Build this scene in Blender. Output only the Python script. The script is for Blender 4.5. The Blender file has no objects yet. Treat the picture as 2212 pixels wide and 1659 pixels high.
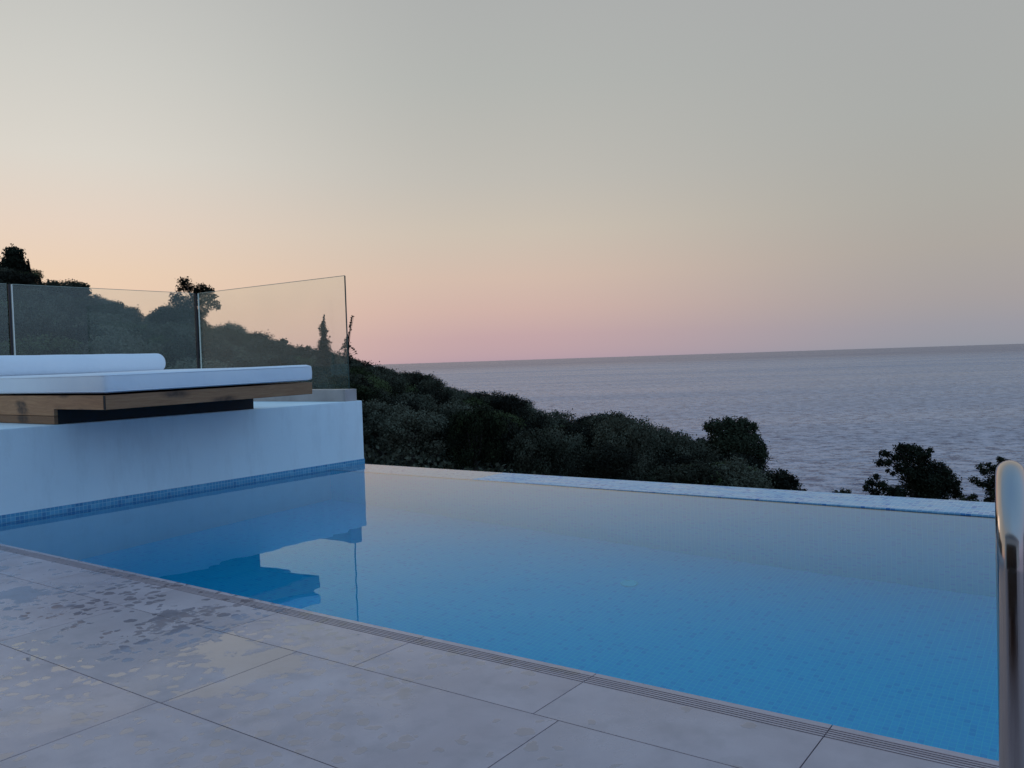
import bpy, math, random
import numpy as np
from mathutils import Vector, Matrix

scene = bpy.context.scene
col = scene.collection
H = 0.87                      # eye height above the pool water, metres
rng = np.random.default_rng(7)
random.seed(7)

# ------------------------------------------------------------------ camera
FPX, CX, CY = 1836.0, 1106.0, 829.5
YAW, PITCH, ROLL = math.radians(35.8), math.atan(52.5 / FPX), math.radians(1.865)
Fv = Vector((-math.sin(YAW) * math.cos(PITCH), math.cos(YAW) * math.cos(PITCH), -math.sin(PITCH)))
Rv = Vector((math.cos(YAW), math.sin(YAW), 0))
Uv = Rv.cross(Fv)
R2 = Rv * math.cos(ROLL) - Uv * math.sin(ROLL)
U2 = Uv * math.cos(ROLL) + Rv * math.sin(ROLL)
cam = bpy.data.cameras.new("camera")
cam.sensor_width = 36
cam.lens = FPX / 2212 * 36
cam.clip_start = 0.05
cam.clip_end = 200000
camo = bpy.data.objects.new("camera", cam)
col.objects.link(camo)
m = Matrix((R2, U2, -Fv)).transposed().to_4x4()
m.translation = Vector((0, 0, H))
camo.matrix_world = m
scene.camera = camo

def bearing(px, py):
    """bearing (radians from +Y, clockwise) and slope of a sight line measured on the site photo"""
    d = Fv + R2 * ((px - CX) / FPX) - U2 * ((py - CY) / FPX)
    h = math.hypot(d.x, d.y)
    return math.atan2(d.x, d.y), d.z / h

# ------------------------------------------------------------------ helpers
def s2l(c):
    return tuple(((v / 255) / 12.92 if v / 255 <= 0.04045 else ((v / 255 + 0.055) / 1.055) ** 2.4) for v in c) + (1.0,)

def tag(o, label=None, cat=None, group=None, kind=None):
    if label: o["label"] = label
    if cat: o["category"] = cat
    if group: o["group"] = group
    if kind: o["kind"] = kind
    return o

def empty(name, loc=(0, 0, 0)):
    o = bpy.data.objects.new(name, None)
    o.empty_display_size = 0.2
    o.location = loc
    col.objects.link(o)
    return o

class MB:
    """collects faces in world metres and links them as one mesh object"""
    def __init__(s):
        s.v, s.f, s.uv, s.sm = [], [], [], []
    def face(s, pts, uv=None, smooth=False):
        n = len(s.v)
        s.v += [tuple(p) for p in pts]
        s.f.append(tuple(range(n, n + len(pts))))
        s.uv.append(uv or [(0, 0)] * len(pts))
        s.sm.append(smooth)
    def box(s, x0, x1, y0, y1, z0, z1, skip=""):
        A = lambda x, y, z: (x, y, z)
        fs = {"b": [A(x0, y0, z0), A(x0, y1, z0), A(x1, y1, z0), A(x1, y0, z0)],
              "t": [A(x0, y0, z1), A(x1, y0, z1), A(x1, y1, z1), A(x0, y1, z1)],
              "s": [A(x0, y0, z0), A(x1, y0, z0), A(x1, y0, z1), A(x0, y0, z1)],
              "n": [A(x1, y1, z0), A(x0, y1, z0), A(x0, y1, z1), A(x1, y1, z1)],
              "w": [A(x0, y1, z0), A(x0, y0, z0), A(x0, y0, z1), A(x0, y1, z1)],
              "e": [A(x1, y0, z0), A(x1, y1, z0), A(x1, y1, z1), A(x1, y0, z1)]}
        for k, p in fs.items():
            if k in skip: continue
            if k in "bt": uv = [(q[0], q[1]) for q in p]
            elif k in "sn": uv = [(q[0], q[2]) for q in p]
            else: uv = [(q[1], q[2]) for q in p]
            s.face(p, uv)
    def tube(s, pts, rad, seg=10, caps=True):
        pts = [Vector(p) for p in pts]
        if not hasattr(rad, "__len__"): rad = [rad] * len(pts)
        base = len(s.v)
        ref = None
        for i, p in enumerate(pts):
            d = (pts[min(i + 1, len(pts) - 1)] - pts[max(i - 1, 0)])
            if d.length < 1e-9: d = Vector((0, 0, 1))
            d.normalize()
            if ref is None:
                ref = d.orthogonal().normalized()
            ref = (ref - d * ref.dot(d))
            if ref.length < 1e-6: ref = d.orthogonal()
            ref.normalize()
            b = d.cross(ref)
            for k in range(seg):
                a = 2 * math.pi * k / seg
                s.v.append(tuple(p + (ref * math.cos(a) + b * math.sin(a)) * rad[i]))
        for i in range(len(pts) - 1):
            for k in range(seg):
                a, b2 = base + i * seg + k, base + i * seg + (k + 1) % seg
                s.f.append((a, b2, b2 + seg, a + seg)); s.uv.append([(0, 0)] * 4); s.sm.append(True)
        if caps:
            s.f.append(tuple(base + k for k in reversed(range(seg)))); s.uv.append([(0, 0)] * seg); s.sm.append(False)
            e = base + (len(pts) - 1) * seg
            s.f.append(tuple(e + k for k in range(seg))); s.uv.append([(0, 0)] * seg); s.sm.append(False)
    def build(s, name, mat, parent=None, bevel=0, origin=None, seg=2):
        me = bpy.data.meshes.new(name)
        o = Vector(origin) if origin is not None else Vector((0, 0, 0))
        me.from_pydata([tuple(Vector(p) - o) for p in s.v], [], s.f)
        ul = me.uv_layers.new(name="UVMap")
        flat = [c for f in s.uv for p in f for c in p]
        ul.data.foreach_set("uv", flat)
        me.polygons.foreach_set("use_smooth", s.sm)
        me.update()
        ob = bpy.data.objects.new(name, me)
        ob.location = o
        col.objects.link(ob)
        if mat: me.materials.append(mat)
        if parent is not None:
            ob.parent = parent
            ob.location = o - parent.location
        if bevel:
            import bmesh
            bm = bmesh.new(); bm.from_mesh(me)
            bmesh.ops.remove_doubles(bm, verts=bm.verts, dist=1e-5)
            bm.to_mesh(me); bm.free()
            md = ob.modifiers.new("bevel", "BEVEL")
            md.width = bevel; md.segments = seg; md.limit_method = "ANGLE"
            md.harden_normals = False
            for p in me.polygons: p.use_smooth = seg > 2
        return ob

# ------------------------------------------------------------------ node helpers
class NT:
    def __init__(s, nt):
        s.nt = nt; nt.nodes.clear()
    def n(s, t, **kw):
        nd = s.nt.nodes.new(t)
        for k, v in kw.items():
            if k.startswith("i_"):
                key = k[2:]
                key = int(key) if key.isdigit() else key.replace("_", " ")
                s.set(nd, key, v)
            else:
                setattr(nd, k, v)
        return nd
    def set(s, nd, key, v):
        sock = nd.inputs[key]
        if isinstance(v, bpy.types.NodeSocket): s.nt.links.new(v, sock)
        elif isinstance(v, bpy.types.Node): s.nt.links.new(v.outputs[0], sock)
        else: sock.default_value = v
    def math(s, op, a, b=0.0, c=None, clamp=False):
        nd = s.n("ShaderNodeMath", operation=op, use_clamp=clamp)
        s.set(nd, 0, a); s.set(nd, 1, b)
        if c is not None: s.set(nd, 2, c)
        return nd.outputs[0]
    def maprange(s, v, a, b, c=0.0, d=1.0, t="LINEAR"):
        nd = s.n("ShaderNodeMapRange", interpolation_type=t, clamp=True)
        s.set(nd, 0, v)
        for i, q in enumerate((a, b, c, d)): s.set(nd, i + 1, q)
        return nd.outputs[0]
    def ramp(s, v, stops, interp="LINEAR"):
        nd = s.n("ShaderNodeValToRGB")
        cr = nd.color_ramp; cr.interpolation = interp
        while len(cr.elements) > 1: cr.elements.remove(cr.elements[-1])
        cr.elements[0].position = stops[0][0]; cr.elements[0].color = stops[0][1]
        for p, c in stops[1:]:
            e = cr.elements.new(p); e.color = c
        s.set(nd, 0, v)
        return nd.outputs[0]
    def mix(s, f, a, b, mode="MIX"):
        nd = s.n("ShaderNodeMix", data_type="RGBA", blend_type=mode)
        s.set(nd, 0, f); s.set(nd, 6, a); s.set(nd, 7, b)
        return nd.outputs[2]
    def noise(s, vec, scale, detail=4, rough=0.55, dist=0.0, out=0):
        nd = s.n("ShaderNodeTexNoise")
        if vec is not None: s.set(nd, "Vector", vec)
        s.set(nd, "Scale", scale); s.set(nd, "Detail", detail); s.set(nd, "Roughness", rough); s.set(nd, "Distortion", dist)
        return nd.outputs[out]
    def mapping(s, vec, scale=(1, 1, 1), loc=(0, 0, 0), rot=(0, 0, 0)):
        nd = s.n("ShaderNodeMapping")
        s.set(nd, "Vector", vec); nd.inputs["Scale"].default_value = scale
        nd.inputs["Location"].default_value = loc; nd.inputs["Rotation"].default_value = rot
        return nd.outputs[0]
    def bump(s, h, strength=0.3, dist=0.01, normal=None):
        nd = s.n("ShaderNodeBump")
        s.set(nd, "Height", h); s.set(nd, "Strength", strength); s.set(nd, "Distance", dist)
        if normal is not None: s.set(nd, "Normal", normal)
        return nd.outputs[0]

def material(name, fn):
    mt = bpy.data.materials.new(name)
    mt.use_nodes = True
    t = NT(mt.node_tree)
    out = t.n("ShaderNodeOutputMaterial")
    sh = fn(t)
    mt.node_tree.links.new(sh if isinstance(sh, bpy.types.NodeSocket) else sh.outputs[0], out.inputs[0])
    return mt

def pbr(t, color, rough=0.5, normal=None, **kw):
    b = t.n("ShaderNodeBsdfPrincipled")
    t.set(b, "Base Color", color); t.set(b, "Roughness", rough)
    if normal is not None: t.set(b, "Normal", normal)
    for k, v in kw.items(): t.set(b, k.replace("_", " "), v)
    return b

def objco(t): return t.n("ShaderNodeTexCoord").outputs["Object"]
def geoco(t): return t.n("ShaderNodeNewGeometry").outputs["Position"]

# ------------------------------------------------------------------ materials
def m_plaster(t):
    co = geoco(t)
    big = t.noise(co, 1.3, 5, 0.6)
    fine = t.noise(co, 90, 4, 0.6)
    c = t.ramp(big, [(0.3, (0.74, 0.85, 0.88, 1)), (0.7, (0.80, 0.90, 0.92, 1))])
    c = t.mix(t.maprange(t.noise(t.mapping(co, (3, 3, 0.7)), 2.2, 5, 0.7), 0.5, 0.8, 0, 0.4), c, (0.52, 0.58, 0.60, 1))
    return pbr(t, c, 0.75, t.bump(t.math("ADD", t.math("MULTIPLY", fine, 0.3), t.noise(t.mapping(co, (1, 1, 2.2)), 7, 4, 0.6)), 0.30, 0.006))
M_PLASTER = material("white_plaster", m_plaster)

TP = 0.0295 * H
def mosaic(t, uv, wetline=False, hi=1.0):
    sx = t.n("ShaderNodeSeparateXYZ", i_0=uv)
    u = t.math("DIVIDE", sx.outputs[0], TP); v = t.math("DIVIDE", sx.outputs[1], TP)
    fu = t.math("FRACT", u); fv = t.math("FRACT", v)
    du = t.math("ABSOLUTE", t.math("SUBTRACT", fu, 0.5)); dv = t.math("ABSOLUTE", t.math("SUBTRACT", fv, 0.5))
    dm = t.math("MAXIMUM", du, dv)
    grout = t.maprange(dm, 0.44, 0.47)
    cell = t.n("ShaderNodeCombineXYZ", i_0=t.math("FLOOR", u), i_1=t.math("FLOOR", v))
    wn = t.n("ShaderNodeTexWhiteNoise", noise_dimensions="2D"); t.set(wn, "Vector", cell.outputs[0])
    return grout, wn.outputs["Value"], dm

def m_mosaic(t, lo, mid, hi2, gcol, rough=0.25, wet=False):
    uv = t.n("ShaderNodeTexCoord").outputs["UV"]
    grout, rnd, dm = mosaic(t, uv)
    c = t.ramp(rnd, [(0.0, lo), (0.06, lo), (0.14, mid), (0.8, mid), (0.88, hi2), (1, hi2)])
    cloud = t.noise(uv, 60, 2, 0.5)
    c = t.mix(t.maprange(cloud, 0.3, 0.7, 0, 0.25), c, hi2)
    c = t.mix(grout, c, gcol)
    nrm = t.bump(t.math("SUBTRACT", 1.0, grout), 0.35, 0.001)
    return pbr(t, c, rough, nrm)
M_MOSAIC = material("pool_mosaic", lambda t: m_mosaic(t, (0.006, 0.50, 0.88, 1), (0.016, 0.615, 0.95, 1), (0.022, 0.66, 0.96, 1), (0.06, 0.80, 0.98, 1)))
M_MOSAIC_L = material("pool_mosaic_lifted", lambda t: m_mosaic(t, (0.004, 0.66, 0.92, 1), (0.015, 0.80, 0.96, 1), (0.02, 0.84, 0.97, 1), (0.06, 0.93, 0.98, 1)))  # same mosaic, colour lifted to offset the weaker light on the far wall
M_BAND = material("waterline_mosaic", lambda t: m_mosaic(t, (0.04, 0.20, 0.40, 1), (0.07, 0.30, 0.50, 1), (0.12, 0.38, 0.56, 1), (0.30, 0.58, 0.66, 1), 0.15))

def m_weir(t):
    uv = t.n("ShaderNodeTexCoord").outputs["UV"]
    grout, rnd, dm = mosaic(t, uv)
    c = t.ramp(rnd, [(0.0, (0.05, 0.20, 0.46, 1)), (0.10, (0.07, 0.24, 0.52, 1)), (0.2, (0.24, 0.45, 0.61, 1)), (0.75, (0.28, 0.49, 0.63, 1)), (1, (0.36, 0.55, 0.67, 1))])
    c = t.mix(grout, c, (0.55, 0.66, 0.72, 1))
    nz = t.noise(t.mapping(uv, (0.8, 5, 1)), 4.0, 4, 0.6)
    wet = t.maprange(nz, 0.42, 0.58)
    r = t.maprange(wet, 0, 1, 0.42, 0.26)
    nrm = t.bump(t.math("SUBTRACT", 1.0, t.math("MULTIPLY", grout, t.math("SUBTRACT", 1.0, wet))), 0.3, 0.001)
    return pbr(t, c, r, nrm)
M_WEIR = material("weir_mosaic", m_weir)

def m_water(t):
    co = geoco(t)
    w1 = t.noise(t.mapping(co, (1.0, 1.4, 1)), 2.2, 2, 0.45)
    nrm = t.bump(w1, 0.07, 0.02)
    fr = t.n("ShaderNodeFresnel"); t.set(fr, "IOR", 1.41); t.set(fr, "Normal", nrm)
    rf = t.n("ShaderNodeBsdfRefraction"); t.set(rf, "IOR", 1.333); t.set(rf, "Color", (0.90, 0.99, 1.0, 1)); t.set(rf, "Roughness", 0.0); t.set(rf, "Normal", nrm)
    gl = t.n("ShaderNodeBsdfGlossy"); t.set(gl, "Roughness", 0.0); t.set(gl, "Normal", nrm); lwf = t.n("ShaderNodeLayerWeight"); t.set(lwf, "Blend", 0.5)
    t.set(gl, "Color", t.mix(t.maprange(lwf.outputs["Facing"], 0.66, 0.91), (0.42, 0.82, 1.0, 1), (1.0, 1.0, 1.0, 1)))
    mx = t.n("ShaderNodeMixShader"); t.set(mx, 0, fr.outputs[0]); t.set(mx, 1, rf.outputs[0]); t.set(mx, 2, gl.outputs[0])
    return mx
M_WATER = material("pool_water", m_water)

def m_deck(t):
    co = geoco(t)
    isl = t.n("ShaderNodeNewGeometry").outputs["Random Per Island"]
    off = t.n("ShaderNodeVectorMath", operation="ADD"); t.set(off, 0, co)
    sc = t.n("ShaderNodeCombineXYZ", i_0=t.math("MULTIPLY", isl, 37.0), i_1=t.math("MULTIPLY", isl, 11.0))
    t.set(off, 1, sc.outputs[0])
    big = t.noise(off.outputs[0], 2.2, 6, 0.62, 0.4)
    med = t.noise(off.outputs[0], 9, 5, 0.6)
    fine = t.noise(co, 240, 3, 0.6)
    c = t.ramp(big, [(0.30, (0.44, 0.335, 0.35, 1)), (0.5, (0.53, 0.41, 0.425, 1)), (0.72, (0.64, 0.51, 0.525, 1))])
    c = t.mix(t.maprange(med, 0.50, 0.72, 0, 0.55), c, (0.34, 0.27, 0.27, 1))
    c = t.mix(t.maprange(fine, 0.3, 0.7, 0.0, 0.12), c, (0.25, 0.20, 0.2, 1))
    c = t.mix(t.maprange(isl, 0, 1, 0.0, 0.30), c, (0.38, 0.33, 0.34, 1))
    # ---- wet marks: drips and splashes left on the stone by bathers
    s = t.n("ShaderNodeSeparateXYZ", i_0=co)
    X, Y = s.outputs[0], s.outputs[1]
    warp = t.noise(co, 14, 3, 0.6, 0, 1)
    wv = t.n("ShaderNodeVectorMath", operation="MULTIPLY_ADD")
    t.set(wv, 0, warp); t.set(wv, 1, (0.075, 0.075, 0.0)); t.set(wv, 2, co)
    wv = wv.outputs[0]
    # density over the deck: strong to the left, fading to the right
    zone = t.maprange(X, -0.9, -2.1)
    zone2 = t.math("MULTIPLY", zone, t.maprange(X, -4.6, -3.1))
    cover = t.noise(co, 2.6, 3, 0.5)
    vor = t.n("ShaderNodeTexVoronoi", feature="F1", voronoi_dimensions="2D"); t.set(vor, "Vector", wv); t.set(vor, "Scale", 19.0)
    size = t.n("ShaderNodeSeparateColor", i_0=vor.outputs["Color"])
    pres = t.math("ADD", t.math("MULTIPLY", t.maprange(cover, 0.34, 0.56), 1.05), 0.02)
    pres = t.math("MULTIPLY", pres, t.math("ADD", zone2, t.math("MULTIPLY", t.maprange(X, -0.2, -1.2), 0.06)))
    on = t.math("LESS_THAN", size.outputs[0], pres)
    rad = t.math("MULTIPLY_ADD", size.outputs[1], 0.30, 0.14)
    d = t.math("SUBTRACT", rad, vor.outputs["Distance"])
    drops = t.math("MULTIPLY", t.maprange(d, -0.015, 0.03), on)
    pn = t.noise(co, 4.2, 5, 0.62, 0.3)
    # larger puddle by the pool edge
    dx = t.math("SUBTRACT", X, -2.35); dy = t.math("SUBTRACT", Y, 1.60)
    dd = t.math("SQRT", t.math("ADD", t.math("MULTIPLY", t.math("MULTIPLY", dx, dx), 0.55), t.math("MULTIPLY", t.math("MULTIPLY", dy, dy), 2.4)))
    pud = t.maprange(t.math("SUBTRACT", pn, t.math("MULTIPLY", dd, 0.34)), 0.425, 0.462)
    dx2 = t.math("SUBTRACT", X, -3.75); dy2 = t.math("SUBTRACT", Y, 1.55)
    dd2 = t.math("SQRT", t.math("ADD", t.math("MULTIPLY", dx2, dx2), t.math("MULTIPLY", t.math("MULTIPLY", dy2, dy2), 6)))
    pud2 = t.maprange(t.math("SUBTRACT", pn, t.math("MULTIPLY", dd2, 0.45)), 0.39, 0.425)
    wet = t.math("MAXIMUM", t.math("MAXIMUM", drops, pud), pud2)
    c = t.mix(t.math("MULTIPLY", wet, 0.30), c, (0.16, 0.13, 0.13, 1))
    rough = t.maprange(t.math("MULTIPLY", wet, 1.0), 0, 1, 0.34, 0.03)
    rough = t.math("ADD", rough, t.math("MULTIPLY", t.math("MULTIPLY", t.math("SUBTRACT", med, 0.5), 0.25), t.math("SUBTRACT", 1.0, wet)))
    film = t.math("MULTIPLY", t.maprange(t.noise(co, 1.9, 4, 0.6, 0.3), 0.50, 0.58), t.maprange(X, -0.3, -1.6))
    rough = t.math("SUBTRACT", rough, t.math("MULTIPLY", film, t.math("MULTIPLY", t.math("SUBTRACT", 1.0, wet), 0.13)))
    nrm = t.bump(t.math("MULTIPLY", fine, t.math("SUBTRACT", 1.0, wet)), 0.12, 0.001)
    nrm = t.bump(wet, 0.3, 0.001, nrm)
    return pbr(t, c, rough, nrm, Specular_IOR_Level=t.math("MULTIPLY_ADD", wet, 0.32, 0.5))
M_DECK = material("stone_deck", m_deck)

M_DARK = material("dark_gap", lambda t: pbr(t, (0.012, 0.012, 0.013, 1), 0.6))
M_GROUT = material("grout", lambda t: pbr(t, (0.03, 0.026, 0.025, 1), 0.9))
M_EDGE_L = material("polished_glass_edge", lambda t: pbr(t, (0.75, 0.75, 0.66, 1), 0.15))
M_EDGE_D = material("green_glass_edge", lambda t: pbr(t, (0.02, 0.055, 0.04, 1), 0.12))
M_JOINT = material("black_joint", lambda t: pbr(t, (0.01, 0.01, 0.012, 1), 0.35))

def m_curb(t):
    co = geoco(t)
    c = t.ramp(t.noise(co, 5, 5, 0.6), [(0.3, (0.36, 0.31, 0.29, 1)), (0.7, (0.50, 0.44, 0.41, 1))])
    return pbr(t, c, 0.45, t.bump(t.noise(co, 120, 3), 0.15, 0.002))
M_CURB = material("beige_curb_stone", m_curb)

def m_fabric(t):
    co = objco(t)
    w = t.n("ShaderNodeTexWave", wave_type="BANDS", bands_direction="Y"); t.set(w, "Vector", co); t.set(w, "Scale", 260.0)
    big = t.noise(co, 3.2, 4, 0.6)
    c = t.ramp(big, [(0.3, (0.80, 0.84, 0.88, 1)), (0.7, (0.88, 0.90, 0.92, 1))])
    nrm = t.bump(big, 0.5, 0.02)
    wr_ = t.noise(t.mapping(co, (7, 7, 1.6)), 1.6, 4, 0.55, 0.6)
    nrm = t.bump(wr_, 0.35, 0.012, nrm)
    nrm = t.bump(t.noise(co, 300, 2), 0.15, 0.001, nrm)
    return pbr(t, c, 0.85, nrm, Sheen_Weight=0.2)
M_FABRIC = material("white_cushion_fabric", m_fabric)

def m_wood(t, axis="X", dark=1.0):
    co = objco(t)
    sc = (0.9, 9, 16) if axis == "X" else (9, 0.9, 16)
    warp = t.noise(co, 2.0, 3, 0.6, 0, 1)
    wv = t.n("ShaderNodeVectorMath", operation="MULTIPLY_ADD")
    t.set(wv, 0, warp); t.set(wv, 1, (0.08, 0.08, 0.08)); t.set(wv, 2, co)
    g = t.noise(t.mapping(wv.outputs[0], sc), 4.6, 9, 0.75, 0.5)
    k = lambda r, g2, b: (r * dark, g2 * dark, b * dark, 1)
    c = t.ramp(g, [(0.28, k(0.27, 0.125, 0.055)), (0.45, k(0.40, 0.195, 0.090)), (0.6, k(0.48, 0.25, 0.12)), (0.8, k(0.55, 0.32, 0.17))])
    # knots and dark stains
    vs = (1.55, 1, 4.2) if axis == "X" else (1, 1.15, 4.2)
    vor = t.n("ShaderNodeTexVoronoi", feature="F1"); t.set(vor, "Vector", t.mapping(wv.outputs[0], vs, (0.35, 0.25, 0.1) if axis == "X" else (0.2, 0.12, -0.2))); t.set(vor, "Scale", 2.1)
    kn = t.maprange(vor.outputs["Distance"], 0.13, 0.34, 1, 0, "SMOOTHSTEP")
    ns = t.maprange(t.noise(co, 28, 3, 0.6), 0.3, 0.6)
    c = t.mix(t.math("MULTIPLY", kn, t.math("MULTIPLY_ADD", ns, 0.42, 0.42)), c, (0.018, 0.013, 0.012, 1))
    return pbr(t, c, 0.6, t.bump(g, 0.3, 0.003))
M_WOODX = material("weathered_timber", lambda t: m_wood(t, "X"))
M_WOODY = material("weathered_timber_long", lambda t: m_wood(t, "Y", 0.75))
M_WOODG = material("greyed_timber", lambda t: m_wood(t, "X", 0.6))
M_BLACKWOOD = material("near_black_timber", lambda t: pbr(t, (0.012, 0.011, 0.011, 1), 0.7))

M_STEEL = material("polished_steel", lambda t: pbr(t, (0.46, 0.41, 0.385, 1), t.math("MULTIPLY_ADD", t.noise(objco(t), 30, 3), 0.14, 0.05), t.bump(t.noise(objco(t), 7, 2), 0.05, 0.005), Metallic=1.0))

def m_glass(t):
    # thin clear pane: see-through with a slight green tint, mirror-like sky reflection and a faint diffuse veil painted in for reflected haze
    co = geoco(t)
    lw = t.n("ShaderNodeLayerWeight"); t.set(lw, "Blend", 0.5)
    fac = t.math("MULTIPLY_ADD", t.math("POWER", lw.outputs["Facing"], 5.0), 0.40, 0.03)
    tr = t.n("ShaderNodeBsdfTransparent"); t.set(tr, "Color", (0.982, 0.995, 0.975, 1))
    gl = t.n("ShaderNodeBsdfGlossy"); t.set(gl, "Roughness", 0.01); t.set(gl, "Color", (0.9, 1.0, 0.95, 1))
    df = t.n("ShaderNodeBsdfDiffuse"); t.set(df, "Color", (0.55, 0.68, 0.58, 1))
    film = t.maprange(t.noise(co, 0.9, 2, 0.5), 0.35, 0.7, 0.02, 0.075)
    mx = t.n("ShaderNodeMixShader"); t.set(mx, 0, fac); t.set(mx, 1, tr.outputs[0]); t.set(mx, 2, gl.outputs[0])
    m2 = t.n("ShaderNodeMixShader"); t.set(m2, 0, film); t.set(m2, 1, mx.outputs[0]); t.set(m2, 2, df.outputs[0])
    return m2
M_GLASS = material("clear_glass", m_glass)

def leaf_mat(name, a, b, c3):
    def fn(t):
        co = objco(t)
        isl = t.n("ShaderNodeNewGeometry").outputs["Random Per Island"]
        rnd = t.n("ShaderNodeObjectInfo").outputs["Random"]
        n = t.noise(co, 0.9, 3, 0.6)
        v = t.math("ADD", t.math("MULTIPLY_ADD", n, 0.95, 0.0), t.math("MULTIPLY", isl, 0.16))
        v = t.math("ADD", v, t.math("MULTIPLY", t.math("SUBTRACT", rnd, 0.5), 0.65))
        c = t.ramp(v, [(0.3, a), (0.55, b), (0.85, c3)])
        return pbr(t, c, 0.85, Specular_IOR_Level=0.08)
    return material(name, fn)
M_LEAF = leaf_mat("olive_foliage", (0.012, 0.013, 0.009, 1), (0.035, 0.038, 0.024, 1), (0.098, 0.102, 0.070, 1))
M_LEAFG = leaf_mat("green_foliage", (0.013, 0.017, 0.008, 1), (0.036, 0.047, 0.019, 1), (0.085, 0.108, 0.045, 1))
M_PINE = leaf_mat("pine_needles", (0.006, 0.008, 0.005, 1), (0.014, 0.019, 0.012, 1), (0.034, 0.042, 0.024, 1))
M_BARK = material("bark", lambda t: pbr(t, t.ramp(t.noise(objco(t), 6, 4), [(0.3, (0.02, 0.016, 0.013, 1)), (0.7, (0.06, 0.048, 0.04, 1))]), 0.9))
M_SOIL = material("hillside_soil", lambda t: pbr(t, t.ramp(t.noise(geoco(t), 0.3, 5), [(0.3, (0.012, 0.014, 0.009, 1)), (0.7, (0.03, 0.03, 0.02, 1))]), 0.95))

def m_sea(t):
    co = geoco(t)
    sp = t.n("ShaderNodeSeparateXYZ", i_0=co)
    # wind-aligned frame: crests run across the line of sight
    cr = t.mapping(co, (1, 1, 1), (0, 0, 0), (0, 0, math.radians(-30)))
    r2 = t.math("ADD", t.math("MULTIPLY", sp.outputs[0], sp.outputs[0]), t.math("MULTIPLY", sp.outputs[1], sp.outputs[1]))
    dist = t.math("SQRT", r2)
    a = t.noise(t.mapping(cr, (0.05, 0.16, 0.1)), 1.0, 5, 0.62, 0.5)
    b = t.noise(t.mapping(cr, (0.16, 0.5, 0.3)), 1.0, 4, 0.6, 0.4)
    c = t.noise(t.mapping(cr, (0.014, 0.03, 0.1)), 1.0, 4, 0.6, 0.3)
    h = t.math("ADD", t.math("MULTIPLY", a, 1.0), t.math("MULTIPLY", b, 0.40))
    h = t.math("ADD", h, t.math("MULTIPLY", c, 1.2))
    nrm = t.bump(h, 0.55, 2.4)
    bands = t.noise(t.mapping(cr, (0.0006, 0.0035, 1)), 1.0, 5, 0.6, 1.0)
    base = t.mix(t.maprange(bands, 0.35, 0.65), (0.13, 0.22, 0.34, 1), (0.22, 0.29, 0.39, 1))
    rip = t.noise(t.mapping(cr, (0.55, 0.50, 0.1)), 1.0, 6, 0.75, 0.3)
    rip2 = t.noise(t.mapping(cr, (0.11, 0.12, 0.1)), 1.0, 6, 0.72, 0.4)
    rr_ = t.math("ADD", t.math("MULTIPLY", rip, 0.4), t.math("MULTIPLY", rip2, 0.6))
    base = t.mix(t.maprange(rr_, 0.44, 0.505, 0.97, 0.0), base, (0.04, 0.065, 0.14, 1))  # shade of wave faces painted into the base colour
    base = t.mix(t.maprange(rr_, 0.50, 0.57, 0.0, 0.8), base, (0.42, 0.42, 0.52, 1))  # sky sheen on the ripples painted into the base colour
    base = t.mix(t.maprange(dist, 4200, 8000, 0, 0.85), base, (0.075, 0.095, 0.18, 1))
    rough = t.maprange(bands, 0.3, 0.7, 0.32, 0.22)
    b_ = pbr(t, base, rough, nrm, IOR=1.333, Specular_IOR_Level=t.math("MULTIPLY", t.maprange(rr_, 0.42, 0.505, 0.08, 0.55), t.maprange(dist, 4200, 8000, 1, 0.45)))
    # far water is darkened with distance in base colour and specular above
    return b_
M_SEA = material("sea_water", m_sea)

# ------------------------------------------------------------------ world
world = bpy.data.worlds.new("World")
scene.world = world
world.use_nodes = True
W = NT(world.node_tree)
wout = W.n("ShaderNodeOutputWorld")
gen = W.n("ShaderNodeTexCoord").outputs["Generated"]
nv = W.n("ShaderNodeVectorMath", operation="NORMALIZE"); W.set(nv, 0, gen)
sx = W.n("ShaderNodeSeparateXYZ", i_0=nv.outputs[0])
elev = W.math("DIVIDE", W.math("ARCSINE", sx.outputs[2]), math.pi / 2)   # 0 horizon, 1 zenith
elev = W.math("MAXIMUM", elev, 0.0)
elev = W.math("SQRT", elev)                                            # finer steps near the horizon
GA = math.radians(-78)
gd = (math.sin(GA), math.cos(GA), 0)
hx = W.n("ShaderNodeCombineXYZ", i_0=sx.outputs[0], i_1=sx.outputs[1])
hn = W.n("ShaderNodeVectorMath", operation="NORMALIZE"); W.set(hn, 0, hx.outputs[0])
dt = W.n("ShaderNodeVectorMath", operation="DOT_PRODUCT"); W.set(dt, 0, hn.outputs[0]); W.set(dt, 1, gd)
ang = W.math("DIVIDE", W.math("ARCCOSINE", dt.outputs["Value"]), math.pi)   # 0 at glow, 1 opposite
def R(st): return [(math.sqrt(e / 90), s2l(c)) for e, c in st]
top = [(38, (140, 170, 198)), (60, (126, 168, 210)), (90, (120, 164, 212))]
rl = W.ramp(elev, R([(0, (220, 182, 172)), (3.5, (229, 197, 174)), (6, (229, 203, 179)), (9, (224, 206, 191)), (13, (214, 209, 200)), (18, (202, 201, 195)), (24, (188, 189, 186)), (31, (178, 184, 188))] + top))
rc = W.ramp(elev, R([(0, (178, 154, 166)), (1.6, (192, 163, 166)), (3.4, (204, 175, 167)), (5.5, (208, 184, 170)), (8.5, (201, 189, 175)), (12, (189, 185, 177)), (18, (176, 178, 174)), (24, (170, 172, 171))] + top))
rr = W.ramp(elev, R([(0, (144, 148, 160)), (1.2, (152, 151, 160)), (3, (162, 156, 157)), (6, (169, 163, 157)), (9, (169, 167, 161)), (14, (167, 169, 166)), (22, (166, 168, 168))] + top))
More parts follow.
